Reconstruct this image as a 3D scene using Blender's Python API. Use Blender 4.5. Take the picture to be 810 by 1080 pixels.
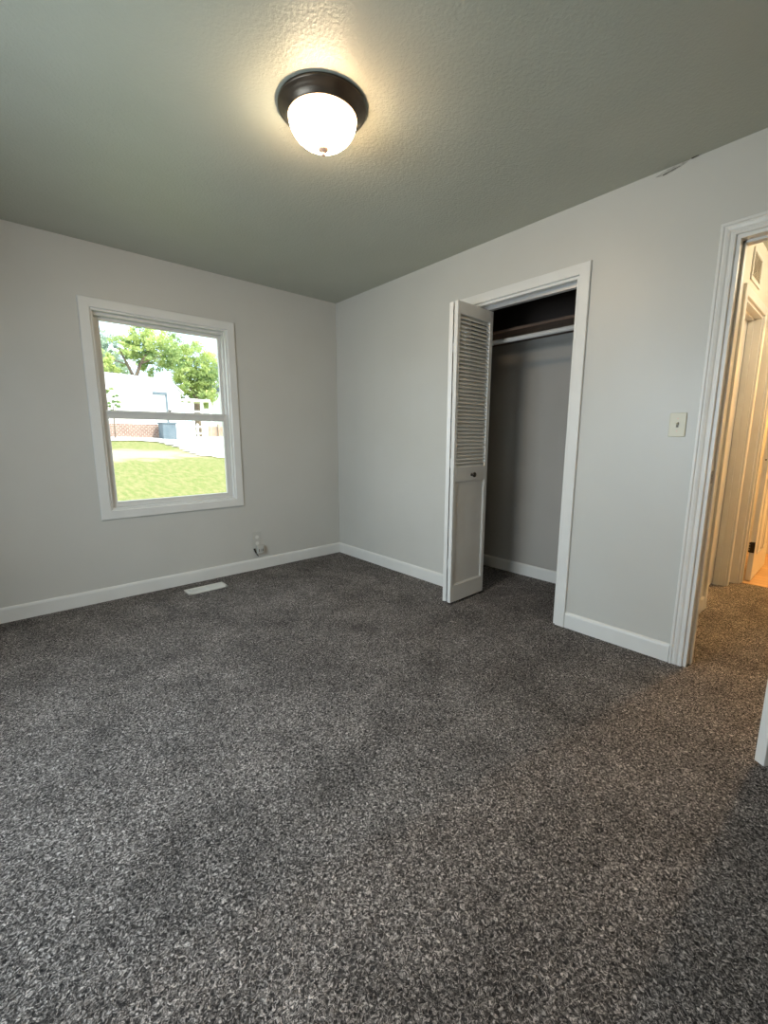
import bpy, bmesh, math, random
from mathutils import Vector, Matrix
random.seed(7)
S = bpy.context.scene
C = S.collection
for o in list(bpy.data.objects):
    bpy.data.objects.remove(o, do_unlink=True)
PI = math.pi

# ------------------------------------------------------------------ camera
CAM = Vector((-2.5224, -3.5580, 1.1670))
yaw, pitch, roll = math.radians(41.4365), math.radians(-9.7525), math.radians(-0.009)
fw = Vector((math.sin(yaw)*math.cos(pitch), math.cos(yaw)*math.cos(pitch), math.sin(pitch)))
rt = Vector((math.cos(yaw), -math.sin(yaw), 0))
up = rt.cross(fw)
cd = bpy.data.cameras.new('camera')
cam = bpy.data.objects.new('camera', cd); C.objects.link(cam)
M = Matrix((rt, up, -fw)).transposed().to_4x4()
M.translation = CAM
cam.matrix_world = M
cd.sensor_fit = 'VERTICAL'; cd.sensor_height = 36.0
cd.lens = 448.26 / 1080.0 * 36.0
cd.clip_start = 0.02; cd.clip_end = 400
S.camera = cam

# ------------------------------------------------------------------ light
S.view_settings.view_transform = 'Standard'
S.view_settings.look = 'None'
S.view_settings.gamma = 1.0
S.view_settings.exposure = 0.17
S.view_settings.use_curve_mapping = False
W = bpy.data.worlds.new('sky'); S.world = W; W.use_nodes = True
nt = W.node_tree; nt.nodes.clear()
wo = nt.nodes.new('ShaderNodeOutputWorld'); bg = nt.nodes.new('ShaderNodeBackground')
tc = nt.nodes.new('ShaderNodeTexCoord'); mp = nt.nodes.new('ShaderNodeMapping')
ns = nt.nodes.new('ShaderNodeTexNoise'); cr = nt.nodes.new('ShaderNodeValToRGB')
mp.inputs['Scale'].default_value = (1, 1, 3); ns.inputs['Scale'].default_value = 3.0; ns.inputs['Detail'].default_value = 5
cr.color_ramp.elements[0].position = .42; cr.color_ramp.elements[0].color = (.62, .80, 1, 1)
cr.color_ramp.elements[1].position = .58; cr.color_ramp.elements[1].color = (1, 1, 1, 1)
nt.links.new(tc.outputs['Generated'], mp.inputs[0]); nt.links.new(mp.outputs[0], ns.inputs['Vector'])
nt.links.new(ns.outputs['Fac'], cr.inputs[0]); nt.links.new(cr.outputs[0], bg.inputs[0])
bg.inputs[1].default_value = 2.6
nt.links.new(bg.outputs[0], wo.inputs[0])

def lamp(name, kind, loc, energy, col, **k):
    d = bpy.data.lights.new(name, kind); d.energy = energy; d.color = col
    for a, b in k.items():
        setattr(d, a, b)
    o = bpy.data.objects.new(name, d); C.objects.link(o); o.location = loc
    return o
sun = lamp('sun', 'SUN', (0, -10, 20), 7.2, (1, .95, .86), angle=math.radians(.6))
sun.rotation_euler = Vector((-.45, .75, -1.25)).to_track_quat('-Z', 'Y').to_euler()
# daylight entering through window_2 in the left wall (behind the camera's left)
WIN2 = (-3.3, -2.72, -1.52, .66, 2.03)     # x, y0, y1, z0, z1
day = lamp('daylight', 'AREA', (-3.50, -2.12, 1.38), 54, (.72, .86, 1.0), shape='RECTANGLE', size=1.2, size_y=1.2, spread=2.9)
day.rotation_euler = Vector((1, .05, -.55)).to_track_quat('-Z', 'Z').to_euler()

# ------------------------------------------------------------------ materials
def mat(name, col, rough=.6, metal=0, spec=.5):
    m = bpy.data.materials.new(name); m.use_nodes = True
    b = m.node_tree.nodes['Principled BSDF']
    b.inputs['Base Color'].default_value = (*col, 1)
    b.inputs['Roughness'].default_value = rough
    b.inputs['Metallic'].default_value = metal
    b.inputs['Specular IOR Level'].default_value = spec
    return m

def nodes(m):
    return m.node_tree, m.node_tree.nodes['Principled BSDF']

def add_noise(m, c1, c2, scale=5, detail=4, bump=0, bscale=None, dist=.002, stretch=(1, 1, 1), lo=.35, hi=.65):
    t, b = nodes(m)
    tc = t.nodes.new('ShaderNodeTexCoord'); mp = t.nodes.new('ShaderNodeMapping')
    mp.inputs['Scale'].default_value = stretch
    t.links.new(tc.outputs['Object'], mp.inputs[0])
    n = t.nodes.new('ShaderNodeTexNoise'); n.inputs['Scale'].default_value = scale; n.inputs['Detail'].default_value = detail
    t.links.new(mp.outputs[0], n.inputs['Vector'])
    r = t.nodes.new('ShaderNodeValToRGB')
    r.color_ramp.elements[0].position = lo; r.color_ramp.elements[0].color = (*c1, 1)
    r.color_ramp.elements[1].position = hi; r.color_ramp.elements[1].color = (*c2, 1)
    t.links.new(n.outputs['Fac'], r.inputs[0]); t.links.new(r.outputs[0], b.inputs['Base Color'])
    if bump:
        n2 = t.nodes.new('ShaderNodeTexNoise'); n2.inputs['Scale'].default_value = bscale or scale; n2.inputs['Detail'].default_value = 3
        t.links.new(tc.outputs['Object'], n2.inputs['Vector'])
        bp = t.nodes.new('ShaderNodeBump'); bp.inputs['Strength'].default_value = bump; bp.inputs['Distance'].default_value = dist
        t.links.new(n2.outputs['Fac'], bp.inputs['Height']); t.links.new(bp.outputs[0], b.inputs['Normal'])
    return m

WALL = add_noise(mat('wall_paint', (.55, .54, .51), .40), (.55, .53, .48), (.57, .55, .50), 2, 3, .25, 220, .0015)
CEIL = add_noise(mat('ceiling_paint', (.5, .5, .46), .42), (.43, .435, .36), (.45, .455, .38), 3, 3, .55, 85, .004)
WHITE = add_noise(mat('white_trim_paint', (.74, .73, .70), .38), (.70, .68, .635), (.73, .71, .665), 6, 2, .08, 60, .001)
LOUV = mat('white_slat_paint', (.78, .76, .71), .75, spec=.2)
VINYL = mat('white_vinyl', (.66, .64, .60), .35)
HALLW = add_noise(mat('hall_wall_paint', (.70, .66, .57), .6), (.69, .65, .56), (.72, .68, .59), 2, 3, .2, 220, .0015)
BRONZE = add_noise(mat('oiled_bronze', (.06, .045, .035), .38, .85), (.07, .055, .042), (.13, .105, .08), 8, 3)
BRASS = mat('rosy_metal', (.75, .52, .40), .5, .3)
DARKM = mat('dark_bronze_hardware', (.05, .04, .03), .35, .8)
CHROME = mat('chrome', (.6, .6, .6), .25, 1)
IVORY = mat('ivory_plastic', (.62, .58, .44), .4)
GREYP = mat('painted_plastic', (.52, .50, .45), .5)
ROD = mat('rod_white', (.55, .54, .52), .35)
SHELFM = add_noise(mat('dark_shelf_wood', (.12, .07, .045), .6), (.10, .06, .04), (.16, .09, .055), 6, 5, stretch=(8, 1, 8))
METALW = mat('vent_metal', (.70, .68, .62), .4)
BLACK = mat('black_gap', (.01, .01, .01), .8)
RAIL = mat('track_metal', (.55, .55, .55), .4, .6)

# alabaster dome: it gives off the lamp's light
DOME = mat('alabaster_glass', (.9, .85, .7), .25)
t, b = nodes(DOME)
tc = t.nodes.new('ShaderNodeTexCoord'); n = t.nodes.new('ShaderNodeTexNoise'); n.inputs['Scale'].default_value = 9; n.inputs['Detail'].default_value = 3; n.inputs['Distortion'].default_value = 1.2
r = t.nodes.new('ShaderNodeValToRGB')
r.color_ramp.elements[0].position = .35; r.color_ramp.elements[0].color = (1, .66, .36, 1)
r.color_ramp.elements[1].position = .6; r.color_ramp.elements[1].color = (1, .80, .55, 1)
t.links.new(tc.outputs['Object'], n.inputs['Vector']); t.links.new(n.outputs['Fac'], r.inputs[0]); t.links.new(r.outputs[0], b.inputs['Emission Color'])
b.inputs['Emission Strength'].default_value = 50.0

def glass_mat():
    m = bpy.data.materials.new('window_glass'); m.use_nodes = True
    t = m.node_tree; t.nodes.clear()
    o = t.nodes.new('ShaderNodeOutputMaterial'); mx = t.nodes.new('ShaderNodeMixShader')
    tr = t.nodes.new('ShaderNodeBsdfTransparent'); tr.inputs[0].default_value = (.96, .98, .97, 1)
    gl = t.nodes.new('ShaderNodeBsdfGlossy'); gl.inputs['Roughness'].default_value = .02
    mx.inputs[0].default_value = .012
    t.links.new(tr.outputs[0], mx.inputs[1]); t.links.new(gl.outputs[0], mx.inputs[2]); t.links.new(mx.outputs[0], o.inputs[0])
    return m
GLASS = glass_mat()

def carpet_mat():
    m = mat('carpet_pile', (.1, .09, .085), .95, spec=.15)
    t, b = nodes(m)
    L = t.links.new; N = t.nodes.new
    tc = N('ShaderNodeTexCoord')
    wn = N('ShaderNodeTexNoise'); wn.inputs['Scale'].default_value = 60; wn.inputs['Detail'].default_value = 2
    L(tc.outputs['Object'], wn.inputs['Vector'])
    ad = N('ShaderNodeMix'); ad.data_type = 'VECTOR'; ad.inputs[0].default_value = .02
    L(tc.outputs['Object'], ad.inputs[4]); L(wn.outputs['Color'], ad.inputs[5])
    n1 = N('ShaderNodeTexNoise'); n1.inputs['Scale'].default_value = 165; n1.inputs['Detail'].default_value = 4; n1.inputs['Roughness'].default_value = .65
    n1.inputs['Distortion'].default_value = .8
    L(ad.outputs[1], n1.inputs['Vector'])
    r = N('ShaderNodeValToRGB'); e = r.color_ramp.elements
    e[0].position = .36; e[0].color = (.018, .0165, .0165, 1)
    e[1].position = .66; e[1].color = (.68, .61, .565, 1)
    k = e.new(.47); k.color = (.072, .064, .059, 1)
    k = e.new(.56); k.color = (.25, .225, .208, 1)
    L(n1.outputs['Fac'], r.inputs[0])
    # pile lying this way and that: broad lighter and darker areas
    n2 = N('ShaderNodeTexNoise'); n2.inputs['Scale'].default_value = 3.0; n2.inputs['Detail'].default_value = 6; n2.inputs['Roughness'].default_value = .7; n2.inputs['Distortion'].default_value = .6
    L(tc.outputs['Object'], n2.inputs['Vector'])
    r2 = N('ShaderNodeMapRange'); r2.inputs[1].default_value = .3; r2.inputs[2].default_value = .7; r2.inputs[3].default_value = .62; r2.inputs[4].default_value = 1.42
    L(n2.outputs['Fac'], r2.inputs[0])
    mu = N('ShaderNodeVectorMath'); mu.operation = 'SCALE'
    L(r.outputs[0], mu.inputs[0]); L(r2.outputs[0], mu.inputs['Scale'])
    L(mu.outputs[0], b.inputs['Base Color'])
    bp = N('ShaderNodeBump'); bp.inputs['Strength'].default_value = .9; bp.inputs['Distance'].default_value = .008
    L(n1.outputs['Fac'], bp.inputs['Height'])
    bp2 = N('ShaderNodeBump'); bp2.inputs['Strength'].default_value = .35; bp2.inputs['Distance'].default_value = .03
    L(n2.outputs['Fac'], bp2.inputs['Height']); L(bp.outputs[0], bp2.inputs['Normal'])
    L(bp2.outputs[0], b.inputs['Normal'])
    return m
CARPET = carpet_mat()

def wood_floor_mat():
    m = mat('wood_planks', (.5, .3, .15), .3)
    t, b = nodes(m); L = t.links.new; N = t.nodes.new
    tc = N('ShaderNodeTexCoord'); br = N('ShaderNodeTexBrick')
    mp = N('ShaderNodeMapping'); mp.inputs['Rotation'].default_value = (0, 0, PI/2)
    br.inputs['Scale'].default_value = 1; br.inputs['Brick Width'].default_value = .9; br.inputs['Row Height'].default_value = .09
    br.inputs['Mortar Size'].default_value = .002
    br.inputs['Color1'].default_value = (.55, .36, .19, 1); br.inputs['Color2'].default_value = (.42, .26, .13, 1); br.inputs['Mortar'].default_value = (.1, .05, .02, 1)
    L(tc.outputs['Object'], mp.inputs[0]); L(mp.outputs[0], br.inputs['Vector']); L(br.outputs[0], b.inputs['Base Color'])
    return m
WOOD = wood_floor_mat()

# ------------------------------------------------------------------ mesh helpers
def bx(bm, x0, x1, y0, y1, z0, z1, bev=0):
    x0, x1 = sorted((x0, x1)); y0, y1 = sorted((y0, y1)); z0, z1 = sorted((z0, z1))
    r = bmesh.ops.create_cube(bm, size=1.0, matrix=Matrix.Translation(((x0+x1)/2, (y0+y1)/2, (z0+z1)/2)) @ Matrix.Diagonal((x1-x0, y1-y0, z1-z0, 1)))
    vs = r['verts']
    if bev:
        es = list({e for v in vs for e in v.link_edges})
        bmesh.ops.bevel(bm, geom=es, offset=bev, segments=2, affect='EDGES', profile=.5)
    return bm

def prism(bm, pts, fn):
    """pts: closed 2-D profile; fn(u, v, end) -> 3-D; ends 0 and 1."""
    a = [bm.verts.new(fn(u, v, 0)) for u, v in pts]
    c = [bm.verts.new(fn(u, v, 1)) for u, v in pts]
    k = len(pts)
    bm.faces.new(a[::-1]); bm.faces.new(c)
    for i in range(k):
        bm.faces.new((a[i], a[(i+1) % k], c[(i+1) % k], c[i]))
    bmesh.ops.recalc_face_normals(bm, faces=bm.faces)
    return bm

def lathe(bm, prof, seg=48, mtx=None, cap=True):
    rings = []
    for r_, z_ in prof:
        if r_ < 1e-6:
            rings.append([bm.verts.new((0, 0, z_))])
        else:
            rings.append([bm.verts.new((r_*math.cos(2*PI*i/seg), r_*math.sin(2*PI*i/seg), z_)) for i in range(seg)])
    for A, B in zip(rings, rings[1:]):
        for i in range(seg):
            j = (i+1) % seg
            if len(A) == 1 and len(B) == 1: continue
            if len(A) == 1: bm.faces.new((A[0], B[i], B[j]))
            elif len(B) == 1: bm.faces.new((A[i], B[0], A[j]))
            else: bm.faces.new((A[i], B[i], B[j], A[j]))
    bmesh.ops.recalc_face_normals(bm, faces=bm.faces)
    if mtx: bmesh.ops.transform(bm, matrix=mtx, verts=bm.verts)
    return bm

def tube(bm, p0, p1, r0, r1=None, seg=12):
    p0 = Vector(p0); p1 = Vector(p1); r1 = r0 if r1 is None else r1
    d = p1-p0
    m = Matrix.Translation((p0+p1)/2) @ d.to_track_quat('Z', 'Y').to_matrix().to_4x4()
    bmesh.ops.create_cone(bm, cap_ends=True, segments=seg, radius1=r0, radius2=r1, depth=d.length, matrix=m)
    return bm

def obj(name, bm, m, parent=None, smooth=False):
    me = bpy.data.meshes.new(name)
    if smooth:
        for f in bm.faces: f.smooth = True
    bm.to_mesh(me); bm.free()
    for k in (m if isinstance(m, (list, tuple)) else [m]):
        me.materials.append(k)
    o = bpy.data.objects.new(name, me); C.objects.link(o)
    if parent:
        o.parent = parent
    return o

def struct(name, bm, m, smooth=False):
    o = obj(name, bm, m, None, smooth); o['kind'] = 'structure'; return o

def tag(o, label, cat, group=None):
    o['label'] = label; o['category'] = cat
    if group: o['group'] = group
    return o

def empty(name, loc=(0, 0, 0), rz=0):
    o = bpy.data.objects.new(name, None); C.objects.link(o); o.location = loc; o.rotation_euler = (0, 0, rz)
    o.empty_display_size = .05
    return o
NB = bmesh.new

# ------------------------------------------------------------------ the room's shell
H = 2.44
XL, YB = -3.30, -4.25            # left wall, back wall
T = .12
CX = .747                        # closet back
HC = -2.918                      # hall's left wall face
# window opening
wx0, wx1, wz0, wz1 = -1.998, -1.080, .660, 2.030
bm = NB()
bx(bm, XL-T, wx0, 0, .14, -.1, H+.1); bx(bm, wx1, .86, 0, .14, -.1, H+.1)
bx(bm, wx0, wx1, 0, .14, -.1, wz0); bx(bm, wx0, wx1, 0, .14, wz1, H+.1)
struct('wall_front', bm, WALL)
# right wall, with closet opening and room doorway
cy0, cy1, cz = -2.362, -1.505, 2.068          # closet opening
dy0, dy1, dz = -3.850, -3.050, 2.050          # doorway
bm = NB()
bx(bm, 0, T, cy1, 0, -.1, H+.05); bx(bm, 0, T, cy0, cy1, cz, H+.05); bx(bm, 0, T, dy1, cy0, -.1, H+.05)
bx(bm, 0, T, dy0, dy1, dz, H+.05); bx(bm, 0, T, YB, dy0, -.1, H+.05)
struct('wall_right', bm, WALL)
bm = NB(); x, y0, y1, z0, z1 = WIN2
bx(bm, XL-T, XL, YB, y0, -.1, H+.05); bx(bm, XL-T, XL, y1, 0, -.1, H+.05)
bx(bm, XL-T, XL, y0, y1, -.1, z0); bx(bm, XL-T, XL, y0, y1, z1, H+.05)
struct('wall_left', bm, WALL)
bm = NB(); bx(bm, XL-T, .12, YB-T, YB, -.1, H+.05); struct('wall_back', bm, WALL)
# closet inner walls
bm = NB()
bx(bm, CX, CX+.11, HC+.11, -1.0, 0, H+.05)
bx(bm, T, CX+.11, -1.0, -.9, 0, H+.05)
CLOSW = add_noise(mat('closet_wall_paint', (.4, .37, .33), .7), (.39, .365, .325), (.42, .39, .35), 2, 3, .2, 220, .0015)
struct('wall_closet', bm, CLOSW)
bm = NB(); bx(bm, CX-.006, CX, HC+.11, -1.0, 1.97, H); bx(bm, T, CX-.006, HC+.11, -1.0, H-.006, H)  # dark sheets above the shelf: the upper closet's shade put into colour
struct('closet_shade_lining', bm, mat('dark_closet_shade', (.05, .035, .028), .8))
# hall walls
D2a, D2b, D2z = 1.040, 1.710, 2.045
bm = NB()
bx(bm, T, D2a, HC, HC+.11, 0, H+.05); bx(bm, D2a, D2b, HC, HC+.11, D2z, H+.05); bx(bm, D2b, 1.86, HC, HC+.11, 0, H+.05)
struct('wall_hall_left', bm, HALLW)
B3a, B3b, B3z = -3.76, -2.970, 2.045
EX = 1.86
bm = NB()
bx(bm, EX, EX+.11, B3b, -2.0, 0, H+.05); bx(bm, EX, EX+.11, B3a, B3b, B3z, H+.05); bx(bm, EX, EX+.11, -4.6, B3a, 0, H+.05)
struct('wall_hall_end', bm, HALLW)
bm = NB(); bx(bm, T, EX, -4.35, -4.25, 0, H+.05); struct('wall_hall_right', bm, HALLW)
bm = NB()
bx(bm, EX+.11, 3.35, -2.55, -2.45, 0, H+.05); bx(bm, 3.25, 3.35, -4.6, -2.55, 0, H+.05); bx(bm, EX, 3.6, -4.7, -4.6, 0, H+.05)
struct('wall_bathroom', bm, HALLW)
# floor and ceiling
bm = NB()
bmesh.ops.create_grid(bm, x_segments=1, y_segments=1, size=.5)
bmesh.ops.transform(bm, matrix=Matrix.Translation(((XL-.1+1.90)/2, -2.3, 0)) @ Matrix.Diagonal((1.90-XL+.1, 4.84, 1, 1)), verts=bm.verts)
r = bmesh.ops.extrude_face_region(bm, geom=list(bm.faces))
bmesh.ops.translate(bm, verts=[v for v in r['geom'] if isinstance(v, bmesh.types.BMVert)], vec=(0, 0, -.1))
bmesh.ops.recalc_face_normals(bm, faces=bm.faces)
struct('floor', bm, CARPET)
bm = NB(); bx(bm, 1.90, 3.6, -4.7, -2.4, -.1, .004); struct('floor_bathroom', bm, WOOD)
bm = NB(); bx(bm, XL-T, 3.7, -4.8, .14, H, H+.25); struct('ceiling', bm, CEIL)

# baseboards: profile (u out of the wall, v up)
BBP = [(0, 0), (.014, 0), (.014, .082), (.011, .094), (.005, .100), (0, .100)]
def baseboard(name, p0, p1, nrm, m=WHITE):
    p0 = Vector((*p0, 0)); p1 = Vector((*p1, 0)); n = Vector((*nrm, 0))
    bm = NB(); prism(bm, BBP, lambda u, v, e: (p1 if e else p0) + n*u + Vector((0, 0, v)))
    return struct(name, bm, m)
baseboard('baseboard_front', (XL, 0), (0, 0), (0, -1))
baseboard('baseboard_right', (0, -.014), (0, -1.445), (-1, 0))
baseboard('baseboard_doorway', (0, cy0-.062), (0, -2.988), (-1, 0))
baseboard('baseboard_left', (XL, YB), (XL, -.014), (1, 0))
baseboard('baseboard_closet', (CX, -1.0), (CX, HC+.11), (-1, 0))
baseboard('baseboard_hall', (.22, HC), (D2a-.058, HC), (0, -1))

# casings: mitred profile run round three or four sides
def casing(name, axis, off, sgn, a0, a1, z0, z1, w, prof, m, sides='LTR', label=None):
    """opening a0..a1 x z0..z1 on plane axis=off; prof: (distance from opening edge 0..1, height off wall)"""
    bm = NB()
    def P(a, z, h):
        return (off+sgn*h, a, z) if axis == 'x' else (a, off+sgn*h, z)
    loops = []
    for u, h in prof:
        d = u*w
        if 'B' in sides:
            pts = [(a0-d, z0-d), (a0-d, z1+d), (a1+d, z1+d), (a1+d, z0-d)]
        else:
            pts = [(a0-d, z0), (a0-d, z1+d), (a1+d, z1+d), (a1+d, z0)]
        loops.append([bm.verts.new(P(a, z, h)) for a, z in pts])
    k = len(prof)
    segs = [(0, 1), (1, 2), (2, 3)] + ([(3, 0)] if 'B' in sides else [])
    for i in range(k):
        j = (i+1) % k
        for s, e in segs:
            bm.faces.new((loops[i][s], loops[i][e], loops[j][e], loops[j][s]))
    if 'B' not in sides:
        bm.faces.new([l[0] for l in loops]); bm.faces.new([l[3] for l in loops][::-1])
    bmesh.ops.recalc_face_normals(bm, faces=bm.faces)
    return struct(name, bm, m)
FLAT = [(0, 0), (0, .014), (.06, .017), (.94, .017), (1, .014), (1, 0)]
COLON = [(0, 0), (0, .010), (.06, .013), (.20, .013), (.26, .010), (.34, .010), (.42, .014), (.60, .016), (.66, .013), (.74, .013), (.80, .018), (.96, .018), (1, .014), (1, 0)]
casing('trim_1', 'x', 0, -1, cy0, cy1, 0, cz, .060, FLAT, WHITE)
casing('trim_2', 'x', 0, -1, dy0, dy1, 0, dz, .060, COLON, WHITE)
casing('trim_3', 'y', HC, -1, D2a, D2b, 0, D2z, .060, FLAT, WHITE)
casing('trim_4', 'x', EX, -1, B3a, B3b, 0, B3z, .070, FLAT, WHITE)
# jamb linings
def lining(name, x0, x1, y0, y1, z, axis, m=WHITE, stop=None):
    bm = NB(); t = .016
    if axis == 'x':   # wall's thickness runs x0..x1, opening y0..y1
        bx(bm, x0, x1, y0, y0+t, 0, z); bx(bm, x0, x1, y1-t, y1, 0, z); bx(bm, x0, x1, y0+t, y1-t, z-t, z)
        if stop:
            s0, s1 = stop
            bx(bm, s0, s1, y0+t, y0+t+.011, 0, z-t); bx(bm, s0, s1, y1-t-.011, y1-t, 0, z-t); bx(bm, s0, s1, y0+t, y1-t, z-t-.011, z-t)
    else:
        bx(bm, x0, x0+t, y0, y1, 0, z); bx(bm, x1-t, x1, y0, y1, 0, z); bx(bm, x0+t, x1-t, y0, y1, z-t, z)
        if stop:
            s0, s1 = stop
            bx(bm, x0+t, x0+t+.011, s0, s1, 0, z-t); bx(bm, x1-t-.011, x1-t, s0, s1, 0, z-t); bx(bm, x0+t, x1-t, s0, s1, z-t-.011, z-t)
    return struct(name, bm, m)
lining('trim_5', -.002, T+.002, cy0, cy1, cz, 'x')
lining('trim_6', -.002, T+.002, dy0, dy1, dz, 'x', stop=(.045, .08))
lining('trim_7', D2a, D2b, HC-.002, HC+.112, D2z, 'y', stop=(HC+.040, HC+.075))
lining('trim_8', EX-.002, EX+.112, B3a, B3b, B3z, 'x', stop=(EX+.035, EX+.06))

# strike plate on the near jamb of the doorway
bm = NB(); bx(bm, .016, .046, dy1-.0185, dy1-.016, .955, 1.015, .0008)
bx(bm, .024, .038, dy1-.0192, dy1-.0184, .972, .998)
o = tag(obj('strike_plate', bm, CHROME), 'small metal strike plate in the left jamb of the room doorway', 'strike plate')

# ------------------------------------------------------------------ window 1
win = empty('window_1', (0, 0, 0)); win['kind'] = 'structure'
def frame(bm, x0, x1, z0, z1, y0, y1, w, wt=None, wb=None, bev=.002):
    wt = wt or w; wb = wb or w
    bx(bm, x0, x0+w, y0, y1, z0, z1, bev); bx(bm, x1-w, x1, y0, y1, z0, z1, bev)
    bx(bm, x0+w, x1-w, y0, y1, z1-wt, z1, bev); bx(bm, x0+w, x1-w, y0, y1, z0, z0+wb, bev)
bm = NB()
for lp in [None]:
    prof = [(0, 0), (0, .012), (.08, .016), (.92, .016), (1, .013), (1, 0)]
    w = .064; loops = []
    for u, h in prof:
        d = u*w
        loops.append([bm.verts.new((a, -h, z)) for a, z in [(wx0-d, wz0-d), (wx0-d, wz1+d), (wx1+d, wz1+d), (wx1+d, wz0-d)]])
    for i in range(len(prof)):
        j = (i+1) % len(prof)
        for s in range(4):
            e = (s+1) % 4
            bm.faces.new((loops[i][s], loops[i][e], loops[j][e], loops[j][s]))
    bmesh.ops.recalc_face_normals(bm, faces=bm.faces)
obj('casing', bm, WHITE, win)
bm = NB(); frame(bm, wx0, wx1, wz0, wz1, -.002, .135, .012, bev=0); obj('reveal', bm, WHITE, win)
bm = NB(); frame(bm, wx0+.012, wx1-.012, wz0+.012, wz1-.012, .035, .125, .012, .022, .020)
obj('window_frame', bm, VINYL, win)
zm = 1.345
up_s = NB(); frame(up_s, wx0+.024, wx1-.020, zm-.012, wz1-.032, .074, .104, .026, .024, .034)
bx(up_s, wx0+.048, wx0+.060, .076, .102, zm, wz1-.05, .001)
us = obj('upper_sash', up_s, VINYL, win)
lo_s = NB(); frame(lo_s, wx0+.020, wx1-.020, wz0+.018, zm+.024, .040, .070, .032, .058, .036)
bx(lo_s, wx0+.040, wx1-.040, .032, .041, zm+.004, zm+.014, .001)
ls = obj('lower_sash', lo_s, VINYL, win)
bm = NB(); bx(bm, wx0+.048, wx1-.044, .087, .091, zm+.02, wz1-.054); obj('pane', bm, GLASS, us)
bm = NB(); bx(bm, wx0+.050, wx1-.050, .053, .057, wz0+.052, zm-.034); obj('pane', bm, GLASS, ls)
bm = NB(); xm = (wx0+wx1)/2
bx(bm, xm-.030, xm+.030, .044, .070, zm+.018, zm+.026, .002)
lathe(bm, [(0, zm+.044), (.010, zm+.044), (.012, zm+.036), (.012, zm+.026), (0, zm+.026)], 16, None)
bmesh.ops.translate(bm, verts=[v for v in bm.verts if abs(v.co.x) < .02 and abs(v.co.y) < .02], vec=(xm, .057, 0))
bx(bm, xm-.004, xm+.030, .052, .062, zm+.034, zm+.042, .002)
obj('sash_lock', bm, VINYL, ls)
# window 2, in the left wall
w2 = empty('window_2', (XL, 0, 0)); w2['kind'] = 'structure'
def boxring(bm, y0, y1, z0, z1, x0, x1, w):
    bx(bm, x0, x1, y0, y0+w, z0, z1); bx(bm, x0, x1, y1-w, y1, z0, z1)
    bx(bm, x0, x1, y0+w, y1-w, z1-w, z1); bx(bm, x0, x1, y0+w, y1-w, z0, z0+w)
x, y0, y1, z0, z1 = WIN2
bm = NB(); boxring(bm, y0-.064, y1+.064, z0-.064, z1+.064, 0, .016, .064); obj('casing', bm, WHITE, w2)
bm = NB(); boxring(bm, y0, y1, z0, z1, -.10, -.03, .04); bx(bm, -.08, -.04, y0, y1, 1.39, 1.43); obj('sash', bm, VINYL, w2)
bm = NB(); bx(bm, -.066, -.062, y0+.04, y1-.04, z0+.04, z1-.04); obj('pane', bm, GLASS, w2)

# ------------------------------------------------------------------ bifold closet door
def louver_panel(name, parent, w, loc, rz, knob=False):
    """panel local: x 0..w, front face y=-t/2, z up; returns frame object"""
    t = .028; z0, z1 = .018, 2.030
    sl = .028
    bm = NB()
    bx(bm, 0, sl, -t/2, t/2, z0, z1, .0015); bx(bm, w-sl-.006, w, -t/2, t/2, z0, z1, .0015)
    bx(bm, sl, w-sl-.006, -t/2, t/2, 1.955, z1, .001)
    bx(bm, sl, w-sl-.006, -t/2, t/2, .880, .975, .001)
    bx(bm, sl, w-sl-.006, -t/2, t/2, z0, .140, .001)
    f = obj('door_panel', bm, WHITE, parent); f.location = loc; f.rotation_euler = (0, 0, rz)
    bm = NB(); n = 39; zz0, zz1 = .975, 1.955; p = (zz1-zz0)/n
    for i in range(n):
        zc = zz0 + p*(i+.5)
        # slat tilted: front edge lower than back edge
        pts = [(-.0125, -.0110), (-.0100, -.0150), (.0115, .0090), (.0100, .0125)]
        prism(bm, pts, lambda u, v, e: (sl-.001 if not e else w-sl-.005, u, zc+v))
    obj('louver_slats', bm, LOUV, f)
    bm = NB(); bx(bm, sl-.001, w-sl-.005, -.006, .006, .135, .885)
    # bevelled bead round the recessed panel
    for a, b_, c, d in [(sl, w-sl-.006, .140, .148), (sl, w-sl-.006, .872, .880)]:
        bx(bm, a, b_, -.010, -.006, c, d, .001)
    for a, b_ in [(sl, sl+.007), (w-sl-.013, w-sl-.006)]:
        bx(bm, a, b_, -.010, -.006, .140, .880, .001)
    obj('recessed_panel', bm, WHITE, f)
    if knob:
        bm = NB()
        lathe(bm, [(0, 0), (.011, 0), (.011, .003), (.006, .006), (.0055, .014), (.010, .018), (.0165, .022), (.018, .027), (.015, .032), (.008, .0345), (0, .035)], 24,
              Matrix.Translation((.200, -t/2, .920)) @ Matrix.Rotation(PI/2, 4, 'X'))
        kb = obj('knob', bm, DARKM, f, True); kb['label'] = 'dark bronze round knob'
    return f
bif = empty('bifold_door', (-.08, -1.66, 0))
tag(bif, 'white two-panel bifold door, louvered on top, folded at the closet opening', 'closet door')
# panel B (seen), front face on y = -1.722
louver_panel('B', bif, .388, (-.278+.08, -1.708+1.66, 0), math.radians(.6), True)
a0 = Vector((-.276, -1.667)); a1 = Vector((.06, -1.545)); d = a1-a0
louver_panel('A', bif, d.length, (a0.x+.08, a0.y+1.66, 0), math.atan2(d.y, d.x))
# hinges between the panels
bm = NB()
for z in (.3, 1.0, 1.75):
    bx(bm, -.266+.08, -.262+.08, -1.700+1.66, -1.675+1.66, z-.03, z+.03)
obj('fold_hinge', bm, RAIL, bif)
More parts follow.
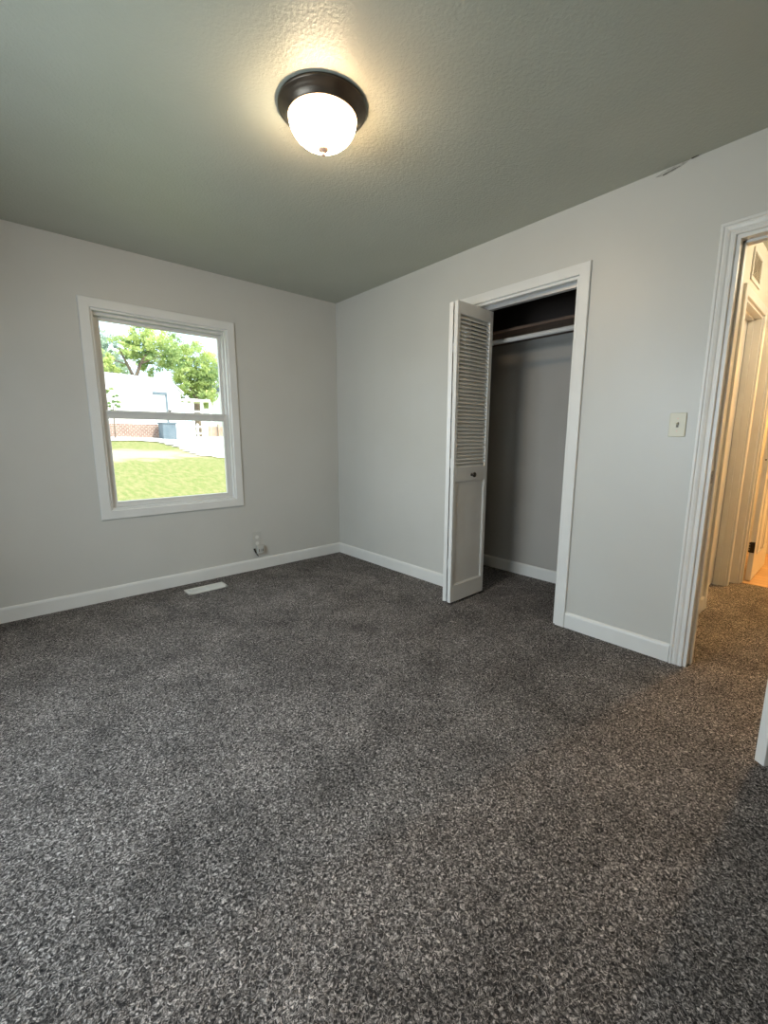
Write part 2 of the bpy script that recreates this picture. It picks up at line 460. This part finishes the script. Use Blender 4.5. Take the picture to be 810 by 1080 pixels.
# track
bm = NB(); bx(bm, .045, .080, cy0+.017, cy1-.017, cz-.040, cz-.016); 
o = tag(obj('door_track', bm, RAIL), 'metal bifold door track under the head of the closet opening', 'door track')
bm = NB(); tube(bm, (.085, -1.700, 2.018), (.085, -1.700, 2.027), .006)
bmesh.ops.translate(bm, verts=bm.verts, vec=(.08, 1.66, 0)); bmesh.ops.translate(bm, verts=bm.verts, vec=(-.02, 0, 0)); obj('guide_pin', bm, DARKM, bif)

# ------------------------------------------------------------------ closet fittings
sh = tag(obj('closet_shelf', bx(NB(), .36, CX, HC+.111, -1.001, 1.950, 1.969, .001), SHELFM), 'dark brown wooden shelf above the rod inside the closet', 'shelf')
bm = NB(); bx(bm, CX-.019, CX, HC+.112, -1.002, 1.969, 2.03); obj('cleat', bm, SHELFM, sh)
rod = tag(obj('closet_rod', tube(NB(), (.325, HC+.112, 1.878), (.325, -1.002, 1.878), .0165, seg=24), ROD, smooth=False), 'pale round hanging rod across the closet below the shelf', 'closet rod')
for y in (HC+.1115, -1.0015):
    s = 1 if y < -2 else -1
    bm = NB(); tube(bm, (.325, y, 1.878), (.325, y+s*.012, 1.878), .03, seg=20); obj('rod_socket', bm, ROD, rod)

# ------------------------------------------------------------------ ceiling light
LX, LY = -1.445, -1.975
cl = empty('ceiling_light', (LX, LY, H)); tag(cl, 'flush round ceiling light, dark bronze rim and glowing glass dome', 'ceiling light')
bm = NB()
lathe(bm, [(0, -.001), (.166, -.001), (.170, -.003), (.171, -.010), (.168, -.014), (.160, -.017), (.157, -.021), (.150, -.026), (.147, -.029),
           (.143, -.034), (.139, -.040), (.137, -.044), (.1315, -.045), (.1315, -.038), (.0, -.035)], 72)
obj('rim', bm, BRONZE, cl, True)
bm = NB(); prof = [(.1305, -.038), (.1305, -.044)]
for i in range(1, 19):
    a = i/18*PI/2
    prof.append((.1305*math.cos(a)**1.12 if i < 18 else 0, -.044-.098*math.sin(a)))
lathe(bm, prof, 72)
obj('glass_dome', bm, DOME, cl, True)
bm = NB(); lathe(bm, [(0, -.136), (.017, -.138), (.021, -.142), (.020, -.147), (.013, -.152), (.006, -.155), (.0055, -.158), (.0085, -.161), (.008, -.166), (.003, -.170), (0, -.171)], 24)
fn = obj('finial', bm, BRASS, cl, True); fn['label'] = 'small rosy metal finial under the dome'

# ------------------------------------------------------------------ light switch
sw = empty('light_switch', (0, -2.908, 1.236)); tag(sw, 'ivory toggle light switch plate on the wall beside the doorway', 'light switch')
bm = NB(); bx(bm, -.0065, 0, -.036, .036, -.058, .058, .003); obj('plate', bm, IVORY, sw)
bm = NB(); bx(bm, -.0075, -.0060, -.0055, .0055, -.0125, .0125); obj('slot', bm, DARKM, sw)
bm = NB(); prism(bm, [(-.006, -.002), (-.006, .009), (-.020, .013), (-.021, .007)], lambda u, v, e: (u, -.0035 if not e else .0035, v)); obj('toggle', bm, IVORY, sw)
for z in (-.030, .030):
    bm = NB(); tube(bm, (-.0060, 0, z), (-.0078, 0, z), .0032, seg=14); obj('screw', bm, BRASS, sw)

# ------------------------------------------------------------------ outlet with a surface plug at its foot
ol = empty('wall_outlet', (-.905, 0, .255)); tag(ol, 'small wall outlet with a tap plugged in, just above the baseboard', 'outlet')
bm = NB(); bx(bm, -.048, .034, -.006, 0, -.085, .090, .002); obj('plate', bm, GREYP, ol)
for z in (-.015, .042):
    bm = NB(); tube(bm, (-.006, -.004, z), (-.006, -.0085, z), .0165, seg=20)
    obj('receptacle', bm, METALW, ol)
bm = NB(); bx(bm, -.022, .040, -.046, -.006, -.105, -.030, .004)
obj('plug_adapter', bm, GREYP, ol)
bm = NB()
for x in (-.010, .012, .026):
    bx(bm, x, x+.004, -.0475, -.045, -.085, -.062)
obj('slots', bm, DARKM, ol)
bm = NB(); tube(bm, (-.036, -.006, -.060), (-.030, -.024, -.098), .009, .007); tube(bm, (-.030, -.024, -.098), (-.012, -.030, -.128), .004); obj('dark_plug', bm, DARKM, ol)

# ------------------------------------------------------------------ floor register
fv = empty('floor_vent', (-1.452, -.226, 0)); tag(fv, 'cream metal floor vent set in the carpet below the window', 'floor vent')
bm = NB()
hx, hy = .150, .066
for (x0, x1, y0, y1) in [(-hx, hx, -hy, -hy+.020), (-hx, hx, hy-.020, hy), (-hx, -hx+.022, -hy, hy), (hx-.022, hx, -hy, hy)]:
    bx(bm, x0, x1, y0, y1, .000, .009, .0025)
bx(bm, -.003, .003, -hy+.015, hy-.015, .001, .008)
obj('rim', bm, METALW, fv)
bm = NB()
n = 22
for i in range(n):
    x = -hx+.026 + (2*hx-.052)*i/(n-1)
    prism(bm, [(-.0036, .002), (-.0016, .002), (.0036, .007), (.0016, .007)], lambda u, v, e: (x+u, -hy+.018 if not e else hy-.018, v))
obj('louver_slats', bm, METALW, fv)
bm = NB(); bx(bm, -hx+.01, hx-.01, -hy+.01, hy-.01, -.004, .0018); obj('duct_opening', bm, mat('vent_shade', (.30, .28, .24), .8), fv)

# ------------------------------------------------------------------ doors
def raised_panel_door(name, w, h, m, panels):
    """slab local x 0..w (hinge at 0), y -t..0, z .012..h; panels: list of (x0,x1,z0,z1)"""
    t = .035
    root = empty(name); root['kind'] = 'structure'
    bm = NB(); bx(bm, 0, w, -t, 0, .012, h, .002); obj('slab', bm, m, root)
    bm = NB()
    for x0, x1, z0, z1 in panels:
        for ys, yo in ((-t, -1), (0, 1)):
            ya, yb_ = (ys-.006, ys) if yo < 0 else (ys, ys+.006)
            for a, b_, c, d_ in [(x0, x1, z0, z0+.012), (x0, x1, z1-.012, z1), (x0, x0+.012, z0, z1), (x1-.012, x1, z0, z1)]:
                bx(bm, a, b_, ya, yb_, c, d_, .002)
            bx(bm, x0+.035, x1-.035, ya+.001, yb_-.001, z0+.035, z1-.035, .002)
    obj('panel_moulding', bm, m, root)
    return root
def six(w):
    c = w/2
    return [(.10, c-.04, .22, .85), (c+.04, w-.10, .22, .85), (.10, c-.04, .98, 1.62), (c+.04, w-.10, .98, 1.62), (.10, c-.04, 1.73, 1.92), (c+.04, w-.10, 1.73, 1.92)]
# door_1: the room's own door, hinged at the right jamb and swung in
ang = math.radians(90+56)
d1 = empty('door_1', (-.012, -3.815, 0), ang); d1['kind'] = 'structure'
DW = .706+.0
bm = NB(); bx(bm, 0, DW, 0, .035, .012, 2.03, .002)
obj('slab', bm, WHITE, d1)
bm = NB(); lathe(bm, [(0, 0), (.032, 0), (.032, .006), (.012, .012), (.011, .035), (.026, .045), (.028, .060), (.018, .068), (0, .070)], 24, Matrix.Translation((DW-.06, .035, .95)) @ Matrix.Rotation(-PI/2, 4, 'X'))
obj('door_knob', bm, CHROME, d1, True)
# door_2: closed door at the back of the hall's side doorway
d2 = empty('door_2', (D2a+.018, HC+.108, 0)); d2['kind'] = 'structure'
bm = NB(); bx(bm, 0, D2b-D2a-.036, -.03, 0, .012, D2z-.02, .002); obj('slab', bm, WHITE, d2)
# door_3: bathroom door standing open
d3 = raised_panel_door('door_3', .70, 2.02, WHITE, six(.70))
d3.location = (EX+.120, -3.002, 0); d3.rotation_euler = (0, 0, 0)
bm = NB()
for z in (.29, 1.80):
    bx(bm, -.0025, .0, -.032, -.003, z-.045, z+.045)
    for k in range(4):
        tube(bm, (-.004, -.000, z-.042+k*.022), (-.004, -.000, z-.024+k*.022), .0055, seg=10)
h = obj('hinge', bm, DARKM, d3)
bm = NB(); tube(bm, (.0, -.020, 1.005), (-.004, -.020, 1.005), .006, seg=10); obj('screw_hole', bm, DARKM, d3)
# door_4: linen door on the bathroom's far wall
d4 = raised_panel_door('door_4', .78, 2.02, WHITE, six(.78))
d4.location = (3.208, -3.34, 0); d4.rotation_euler = (0, 0, PI/2)

# ------------------------------------------------------------------ hall vent and hall lights
hv = empty('wall_vent', (1.265, HC, 2.255)); tag(hv, 'cream return air grille high on the hall wall through the doorway', 'wall vent')
bm = NB(); frame(bm, -.150, .150, -.095, .095, -.010, 0, .022); obj('frame', bm, METALW, hv)
bm = NB()
for i in range(11):
    z = -.068+i*.0136
    prism(bm, [(-.008, -.003), (-.008, -.001), (-.001, .005), (-.001, .003)], lambda u, v, e: (-.130 if not e else .130, u, z+v))
obj('louver_slats', bm, METALW, hv)
bm = NB(); bx(bm, -.14, .14, -.0009, 0, -.085, .085); obj('backing', bm, mat('grille_back', (.58, .50, .37), .8), hv)
BULB = mat('lit_bulb', (1, .8, .5), .3)
t, b = nodes(BULB); b.inputs['Emission Color'].default_value = (1, .56, .20, 1); b.inputs['Emission Strength'].default_value = 8
for nm, (x, y), e, col in (('hall', (1.30, -3.70), 20, (1, .88, .66)), ('bathroom', (2.65, -3.55), 110, (1, .54, .16))):
    r_ = empty(nm+'_ceiling_light', (x, y, H)); tag(r_, 'flush globe ceiling light lit in the ' + nm, 'ceiling light')
    bm = NB(); lathe(bm, [(0, 0), (.10, 0), (.10, -.02), (.08, -.03), (0, -.03)], 32); obj('base', bm, METALW, r_, True)
    bm = NB(); lathe(bm, [(.078, -.030), (.085, -.05), (.08, -.08), (.055, -.105), (.02, -.115), (0, -.116)], 32); obj('globe', bm, BULB, r_, True)
    lamp(nm+'_lamp', 'POINT', (x, y, H-.17), e, col, shadow_soft_size=.05)

# ------------------------------------------------------------------ damage where ceiling meets the right wall
bm = NB()
pts = [(-2.700, 2.420), (-2.735, 2.414), (-2.765, 2.417), (-2.800, 2.424), (-2.835, 2.4385), (-2.800, 2.4395), (-2.750, 2.434)]
prism(bm, pts, lambda u, v, e: (-.0005 if e else -.0035, u, v))
wr = bpy.data.objects['wall_right']
pt_ = obj('peeling_tape', bm, add_noise(mat('torn_drywall_paper', (.45, .43, .37), .9), (.33, .31, .27), (.50, .48, .42), 60, 3), wr)
bm = NB()
tube(bm, (-.004, -2.730, 2.4155), (-.006, -2.800, 2.4265), .0022, .0012, 6)
tube(bm, (-.006, -2.845, 2.438), (-.010, -2.872, 2.4375), .0035, .001, 6)
obj('crack', bm, mat('crack_shade', (.10, .09, .07), .9), wr)

# ================================================================== OUTSIDE
def lin(name, c1, c2, sc, bump=0, **k):
    return add_noise(mat(name, c1, .9, spec=.2), c1, c2, sc, 5, bump, sc*3, .03, **k)
GRASS = lin('lawn_grass', (.25, .225, .10), (.155, .19, .055), 6.5, 1.0, stretch=(2.0, .55, 1), lo=.34, hi=.60)
t, b = nodes(GRASS)      # a worn patch of dry soil in the lawn
src = b.inputs['Base Color'].links[0].from_socket
tcs = t.nodes.new('ShaderNodeTexCoord'); mps = t.nodes.new('ShaderNodeMapping'); mps.vector_type = 'TEXTURE'
mps.inputs['Location'].default_value = (-.15, 11.6, 1); mps.inputs['Scale'].default_value = (2.6, 1.6, 5)
ln = t.nodes.new('ShaderNodeVectorMath'); ln.operation = 'LENGTH'
nn = t.nodes.new('ShaderNodeTexNoise'); nn.inputs['Scale'].default_value = 1.6; nn.inputs['Detail'].default_value = 5
sm = t.nodes.new('ShaderNodeMath'); sm.operation = 'MULTIPLY_ADD'; sm.inputs[1].default_value = 1.5
rr = t.nodes.new('ShaderNodeMapRange'); rr.inputs[1].default_value = 1.95; rr.inputs[2].default_value = 1.5; rr.inputs[3].default_value = 0; rr.inputs[4].default_value = .8
mxs = t.nodes.new('ShaderNodeMix'); mxs.data_type = 'RGBA'; mxs.inputs[7].default_value = (.40, .34, .25, 1)
t.links.new(tcs.outputs['Object'], mps.inputs[0]); t.links.new(mps.outputs[0], ln.inputs[0]); t.links.new(tcs.outputs['Object'], nn.inputs['Vector'])
t.links.new(nn.outputs['Fac'], sm.inputs[0]); t.links.new(ln.outputs['Value'], sm.inputs[2]); t.links.new(sm.outputs[0], rr.inputs[0])
t.links.new(rr.outputs[0], mxs.inputs[0]); t.links.new(src, mxs.inputs[6]); t.links.new(mxs.outputs[2], b.inputs['Base Color'])
GRAVEL = lin('pale_gravel', (.62, .58, .54), (.72, .69, .65), 6, .4)
BRICKM = mat('pink_brick', (.4, .25, .2), .9)
t, b = nodes(BRICKM); br = t.nodes.new('ShaderNodeTexBrick'); br.inputs['Scale'].default_value = 3
br.inputs['Color1'].default_value = (.22, .12, .09, 1); br.inputs['Color2'].default_value = (.28, .18, .14, 1); br.inputs['Mortar'].default_value = (.5, .48, .44, 1)
tcn = t.nodes.new('ShaderNodeTexCoord'); mpn = t.nodes.new('ShaderNodeMapping'); mpn.inputs['Rotation'].default_value = (PI/2, 0, 0)
t.links.new(tcn.outputs['Object'], mpn.inputs[0]); t.links.new(mpn.outputs[0], br.inputs['Vector']); t.links.new(br.outputs[0], b.inputs['Base Color'])
SIDING = lin('white_siding', (.80, .80, .78), (.84, .84, .82), 3)
ROOFM = lin('white_roof', (.72, .73, .74), (.80, .80, .80), 3)
BLUEG = lin('blue_grey_paint', (.12, .16, .19), (.16, .20, .23), 3)
WOODF = lin('weathered_fence', (.40, .28, .22), (.52, .40, .32), 3)
BARK = lin('bark', (.12, .09, .07), (.22, .17, .13), 6)
def leafm(name, c1, c2):
    m = bpy.data.materials.new(name); m.use_nodes = True
    t = m.node_tree; t.nodes.clear(); N = t.nodes.new; L = t.links.new
    o = N('ShaderNodeOutputMaterial'); mx = N('ShaderNodeMixShader'); df = N('ShaderNodeBsdfDiffuse'); tr = N('ShaderNodeBsdfTranslucent')
    n = N('ShaderNodeTexNoise'); n.inputs['Scale'].default_value = .9; tc = N('ShaderNodeTexCoord'); r = N('ShaderNodeValToRGB')
    r.color_ramp.elements[0].position = .38; r.color_ramp.elements[0].color = (*c1, 1)
    r.color_ramp.elements[1].position = .62; r.color_ramp.elements[1].color = (*c2, 1)
    L(tc.outputs['Object'], n.inputs['Vector']); L(n.outputs['Fac'], r.inputs[0])
    L(r.outputs[0], df.inputs[0]); L(r.outputs[0], tr.inputs[0]); mx.inputs[0].default_value = .45
    L(df.outputs[0], mx.inputs[1]); L(tr.outputs[0], mx.inputs[2]); L(mx.outputs[0], o.inputs[0])
    return m
LEAF1 = leafm('leaves', (.28, .40, .18), (.60, .68, .28))
LEAF2 = leafm('pale_leaves', (.34, .44, .38), (.46, .56, .38))

def gz(x, y):                                      # height of the yard, rising away from the house
    y = max(y, .3)
    return -.55 + 1.80*min(1, (y/19))**.75 + (0.03*math.sin(x*1.3+y*.7) if y > 2 else 0)
def terrain(name, x0, x1, y0, y1, nx, ny, m, inside=None, lift=0, thick=.1):
    bm = NB(); V = {}
    for i in range(nx+1):
        for j in range(ny+1):
            x = x0+(x1-x0)*i/nx; y = y0+(y1-y0)*j/ny
            V[i, j] = bm.verts.new((x, y, gz(x, y)+lift))
    for i in range(nx):
        for j in range(ny):
            xc = x0+(x1-x0)*(i+.5)/nx; yc = y0+(y1-y0)*(j+.5)/ny
            if inside is None or inside(xc, yc):
                bm.faces.new((V[i, j], V[i+1, j], V[i+1, j+1], V[i, j+1]))
    bmesh.ops.delete(bm, geom=[v for v in bm.verts if not v.link_faces], context='VERTS')
    return struct(name, bm, m, True)
terrain('ground', -25, 45, .16, 60, 70, 90, GRASS)
# gravel drive with a slanting left edge
EDGE = [(9.6, .46), (10.2, .38), (10.9, .33), (12.0, .306), (13.4, .288), (14.6, .262), (15.6, .245), (16.4, .20), (17.0, .05), (19.0, .0)]
bm = NB(); rows = []; NY, NX = 120, 30
for j in range(NY+1):
    y = EDGE[0][0] + (18.8-EDGE[0][0])*j/NY
    for (ya, sa), (yb_, sb) in zip(EDGE, EDGE[1:]):
        if ya <= y <= yb_: sl_ = sa+(sb-sa)*(y-ya)/(yb_-ya)
    xl = CAM.x + sl_*(y-CAM.y) + .10*math.sin(y*9)+.07*math.sin(y*23+1)
    rows.append([bm.verts.new((xl+(22-xl)*(i/NX)**2, y, gz(xl+(22-xl)*(i/NX)**2, y)+.03)) for i in range(NX+1)])
for a_, b_ in zip(rows, rows[1:]):
    for i in range(NX): bm.faces.new((a_[i], a_[i+1], b_[i+1], b_[i]))
struct('driveway', bm, GRAVEL, True)

def at(px_dx, Y, dz):
    """a bearing (dx per metre of y) and slope seen from the window, at distance Y from the eye"""
    return (CAM.x+px_dx*Y, CAM.y+Y, CAM.z+dz*Y)
# retaining wall / brick base of the shed
Y0 = 22.0
x0 = at(.10, Y0, 0)[0]; x1 = at(.252, Y0, 0)[0]; yw = CAM.y+Y0
zt = CAM.z+.030*Y0
tag(obj('retaining_wall', bx(NB(), x0-2, x1, yw, yw+.3, CAM.z-.1, zt, .02), BRICKM), 'low pinkish brick wall in front of the white shed', 'wall')
# shed
YS = 23.0; ys = CAM.y+YS
sx0 = at(.10, YS, 0)[0]; sx1 = at(.2970, YS, 0)[0]; ze = CAM.z+.0988*YS; zr = CAM.z+.1235*YS; xr = at(.276, YS, 0)[0]
shed = empty('shed', ((sx0+sx1)/2, ys, gz(0, ys))); tag(shed, 'white shed with a sloping roof seen through the window', 'shed')
ox, oy, oz = -(sx0+sx1)/2, -ys, -gz(0, ys)
bm = NB(); prism(bm, [(sx0, CAM.z-.2), (sx1, CAM.z-.2), (sx1, ze), (xr, zr-.06), (sx0, zr-.04+.1)], lambda u, v, e: (u+ox, ys+oy+(4 if e else 0), v+oz)); obj('walls', bm, SIDING, shed)
bm = NB(); prism(bm, [(sx1+.12, ze-.08), (sx1+.12, ze), (xr, zr), (sx0, zr+.12), (sx0, zr+.06), (xr, zr-.06)], lambda u, v, e: (u+ox, ys+oy+(4.1 if e else -.15), v+oz)); obj('roof', bm, ROOFM, shed)
dx0 = at(.247, YS, 0)[0]; dx1 = at(.267, YS, 0)[0]; dzt = CAM.z+.092*YS
bm = NB(); bx(bm, dx0+ox-.1, dx1+ox+.06, -.10, -.01, dzt+oz-.02, dzt+oz+.10); bx(bm, dx1+ox-.02, dx1+ox+.06, -.08, -.01, CAM.z+oz, dzt+oz-.02); obj('door_frame', bm, BLUEG, shed)
bm = NB(); bx(bm, dx0+ox, dx1+ox-.02, -.04, -.005, CAM.z+oz, dzt+oz-.02); obj('door', bm, SIDING, shed)
# storage box under the door
bx0 = at(.2522, Y0-.5, 0)[0]; bx1 = at(.279, Y0-.5, 0)[0]; yb = CAM.y+Y0-.9
bo = empty('storage_box', ((bx0+bx1)/2, yb+.4, CAM.z-.02)); tag(bo, 'blue-grey upright storage box beside the low brick wall', 'storage box')
hw = (bx1-bx0)/2
bm = NB(); bx(bm, -hw, hw, -.35, .35, 0, .70, .02); obj('body', bm, BLUEG, bo)
bm = NB(); bx(bm, -hw-.03, hw+.03, -.38, .38, .70, .76, .01); obj('lid', bm, BLUEG, bo)
# fence to the right of the shed
YF = 24.0
fe = empty('fence', (at(.35, YF, 0)[0], CAM.y+YF, CAM.z)); tag(fe, 'low weathered board fence at the far edge of the gravel', 'fence')
ex = -fe.location.x
bm = NB()
x = at(.345, YF, 0)[0]
while x < at(.44, YF, 0)[0]:
    bx(bm, x+ex, x+ex+.145, 0, .02, .05, .66+.03*random.random()); x += .16
obj('boards', bm, WOODF, fe)
for s in (.300, .325, .345, .372, .40, .43):
    x = at(s, YF, 0)[0]; bm = NB(); bx(bm, x+ex, x+ex+.10, -.10, 0, -.05, .80, .01); obj('post', bm, SIDING if s < .35 else WOODF, fe)
for z in (.25, .60):
    bm = NB(); bx(bm, at(.300, YF, 0)[0]+ex, at(.345, YF, 0)[0]+ex, -.03, 0, z, z+.10); obj('rail', bm, SIDING, fe)
# white porch / carport beyond
YP = 26.5
po = empty('porch', (at(.34, YP, 0)[0], CAM.y+YP, 1.2)); tag(po, 'white open porch roof on posts beyond the fence, right of the shed', 'porch')
ex = -po.location.x; zz = lambda d: CAM.z+d*YP-1.2
bm = NB(); bx(bm, at(.302, YP, 0)[0]+ex, at(.360, YP, 0)[0]+ex, 0, 1.6, zz(.082), zz(.087)); obj('roof', bm, SIDING, po)
for s in (.304, .318, .338, .357):
    x = at(s, YP, 0)[0]; bm = NB(); bx(bm, x+ex, x+ex+.14, 0, .14, 0, zz(.082)); obj('post', bm, SIDING, po)
bm = NB(); bx(bm, at(.302, YP, 0)[0]+ex, at(.36, YP, 0)[0]+ex, .02, .10, zz(.058), zz(.062)); obj('rail', bm, SIDING, po)
# distant house
YH = 38.5
ho = empty('house', (at(.42, YH, 0)[0], CAM.y+YH, 1.2)); tag(ho, 'pale far house glimpsed at the right edge of the window', 'house')
ex = -ho.location.x; zz = lambda d: CAM.z+d*YH-1.2
xa, xb = at(.392, YH, 0)[0]+ex, at(.50, YH, 0)[0]+ex
bm = NB(); bx(bm, xa, xb, 0, 6, 0, zz(.110)); obj('walls', bm, SIDING, ho)
bm = NB(); prism(bm, [(-.4, zz(.110)), (6.4, zz(.110)), (3, zz(.135))], lambda u, v, e: (xb+.3 if e else xa-.2, u, v)); obj('roof', bm, BLUEG, ho)
for s in (.397, .412, .425):
    x = at(s, YH, 0)[0]+ex; bm = NB(); bx(bm, x, x+.35, -.04, -.005, zz(.07), zz(.10)); obj('window', bm, BLUEG, ho)

# trees
def tree(name, base, blobs, forks, nleaf, lm, size, label, cat='tree', trunk_r=.25, seed=1):
    rnd = random.Random(seed)
    root = empty(name, base); tag(root, label, cat)
    B = Vector(base)
    bm = NB()
    for a, b_, r0, r1 in forks:
        tube(bm, Vector(a)-B, Vector(b_)-B, r0, r1, 8)
    obj('trunk', bm, BARK, root)
    bm = NB()
    tot = sum(bl[1]**2 for bl in blobs)
    for c, rad in blobs:
        c = Vector(c)-B
        k = int(nleaf*rad*rad/tot)
        ncl = max(6, int(k/45))
        for q in range(ncl):
            d = Vector((rnd.gauss(0, 1), rnd.gauss(0, 1), rnd.gauss(0, 1))).normalized()
            cc = c + d*rad*(rnd.random()**.45)
            cr_ = rad*rnd.uniform(.10, .24)
            for w_ in range(k//ncl):
                v = Vector((rnd.gauss(0, 1), rnd.gauss(0, 1), rnd.gauss(0, .7)))*cr_*.6
                p = cc+v; s = size*rnd.uniform(.6, 1.3)
                a = Vector((rnd.gauss(0, 1), rnd.gauss(0, 1), rnd.gauss(0, 1))).normalized()
                b2 = a.orthogonal().normalized()
                b2 = Matrix.Rotation(rnd.random()*6.28, 3, a) @ b2; c2 = a.cross(b2)
                vs = [bm.verts.new(p+b2*s), bm.verts.new(p+c2*s*.45), bm.verts.new(p-b2*s), bm.verts.new(p-c2*s*.45)]
                bm.faces.new(vs)
    obj('foliage', bm, lm, root)
    return root
def A_(s, Y, dz): return at(s, Y, dz)
YT = 30.5
base = A_(.215, YT, 0); base = (base[0], base[1], gz(base[0], base[1])-.05)
f0 = A_(.213, YT, .118)
tree('shade_tree', base,
     [(A_(.205, YT, .185), 1.05), (A_(.245, YT, .190), 1.25), (A_(.285, YT+.5, .180), 1.3), (A_(.175, YT, .150), .8), (A_(.235, YT+1, .155), 1.0)],
     [(base, f0, .22, .15), (f0, A_(.19, YT, .175), .11, .04), (f0, A_(.225, YT, .150), .12, .08), (A_(.225, YT, .150), A_(.25, YT, .19), .07, .03),
      (A_(.225, YT, .150), A_(.275, YT, .175), .06, .02), (A_(.203, YT, .145), A_(.17, YT, .155), .05, .02)],
     9000, LEAF1, .10, 'broad leafy tree behind the white shed, upper window pane', seed=3)
YT = 35
base = A_(.330, YT, 0); base = (base[0], base[1], gz(base[0], base[1])-.05)
f0 = A_(.330, YT, .09)
tree('shade_tree', base,
     [(A_(.335, YT, .165), 1.6), (A_(.315, YT, .120), 1.35), (A_(.355, YT, .130), 1.3), (A_(.30, YT, .155), 1.2), (A_(.345, YT, .095), 1.1), (A_(.30, YT+1, .10), 1.0)],
     [(base, f0, .3, .2), (f0, A_(.31, YT, .13), .15, .06), (f0, A_(.35, YT, .15), .15, .06)],
     14000, LEAF1, .11, 'dense drooping green tree right of the white shed', seed=5)
YT = 48
for s_, lab, sd in ((.165, 'pale distant tree at the left edge of the upper window pane', 8), (.40, 'pale distant tree at the right edge of the upper window pane', 9)):
    base = A_(s_, YT, 0); base = (base[0], base[1], gz(base[0], base[1])-.05)
    tree('distant_tree', base, [(A_(s_, YT, .165), 1.9), (A_(s_+.02, YT, .125), 1.6), (A_(s_-.03, YT, .13), 1.5)],
         [(base, A_(s_, YT, .12), .25, .12), (A_(s_, YT, .12), A_(s_+.01, YT, .17), .12, .04)], 6000, LEAF2, .13, lab, seed=sd)
base = A_(.168, 21.2, .03); base = (base[0], base[1], CAM.z+.0)
tree('shrub', base, [(A_(.170, 21.2, .085), .30), (A_(.169, 21.2, .065), .33), (A_(.171, 21.2, .045), .28)],
     [(base, A_(.170, 21.2, .08), .03, .012)], 900, LEAF1, .05, 'slim yellow-green shrub against the white shed', 'shrub', seed=11)
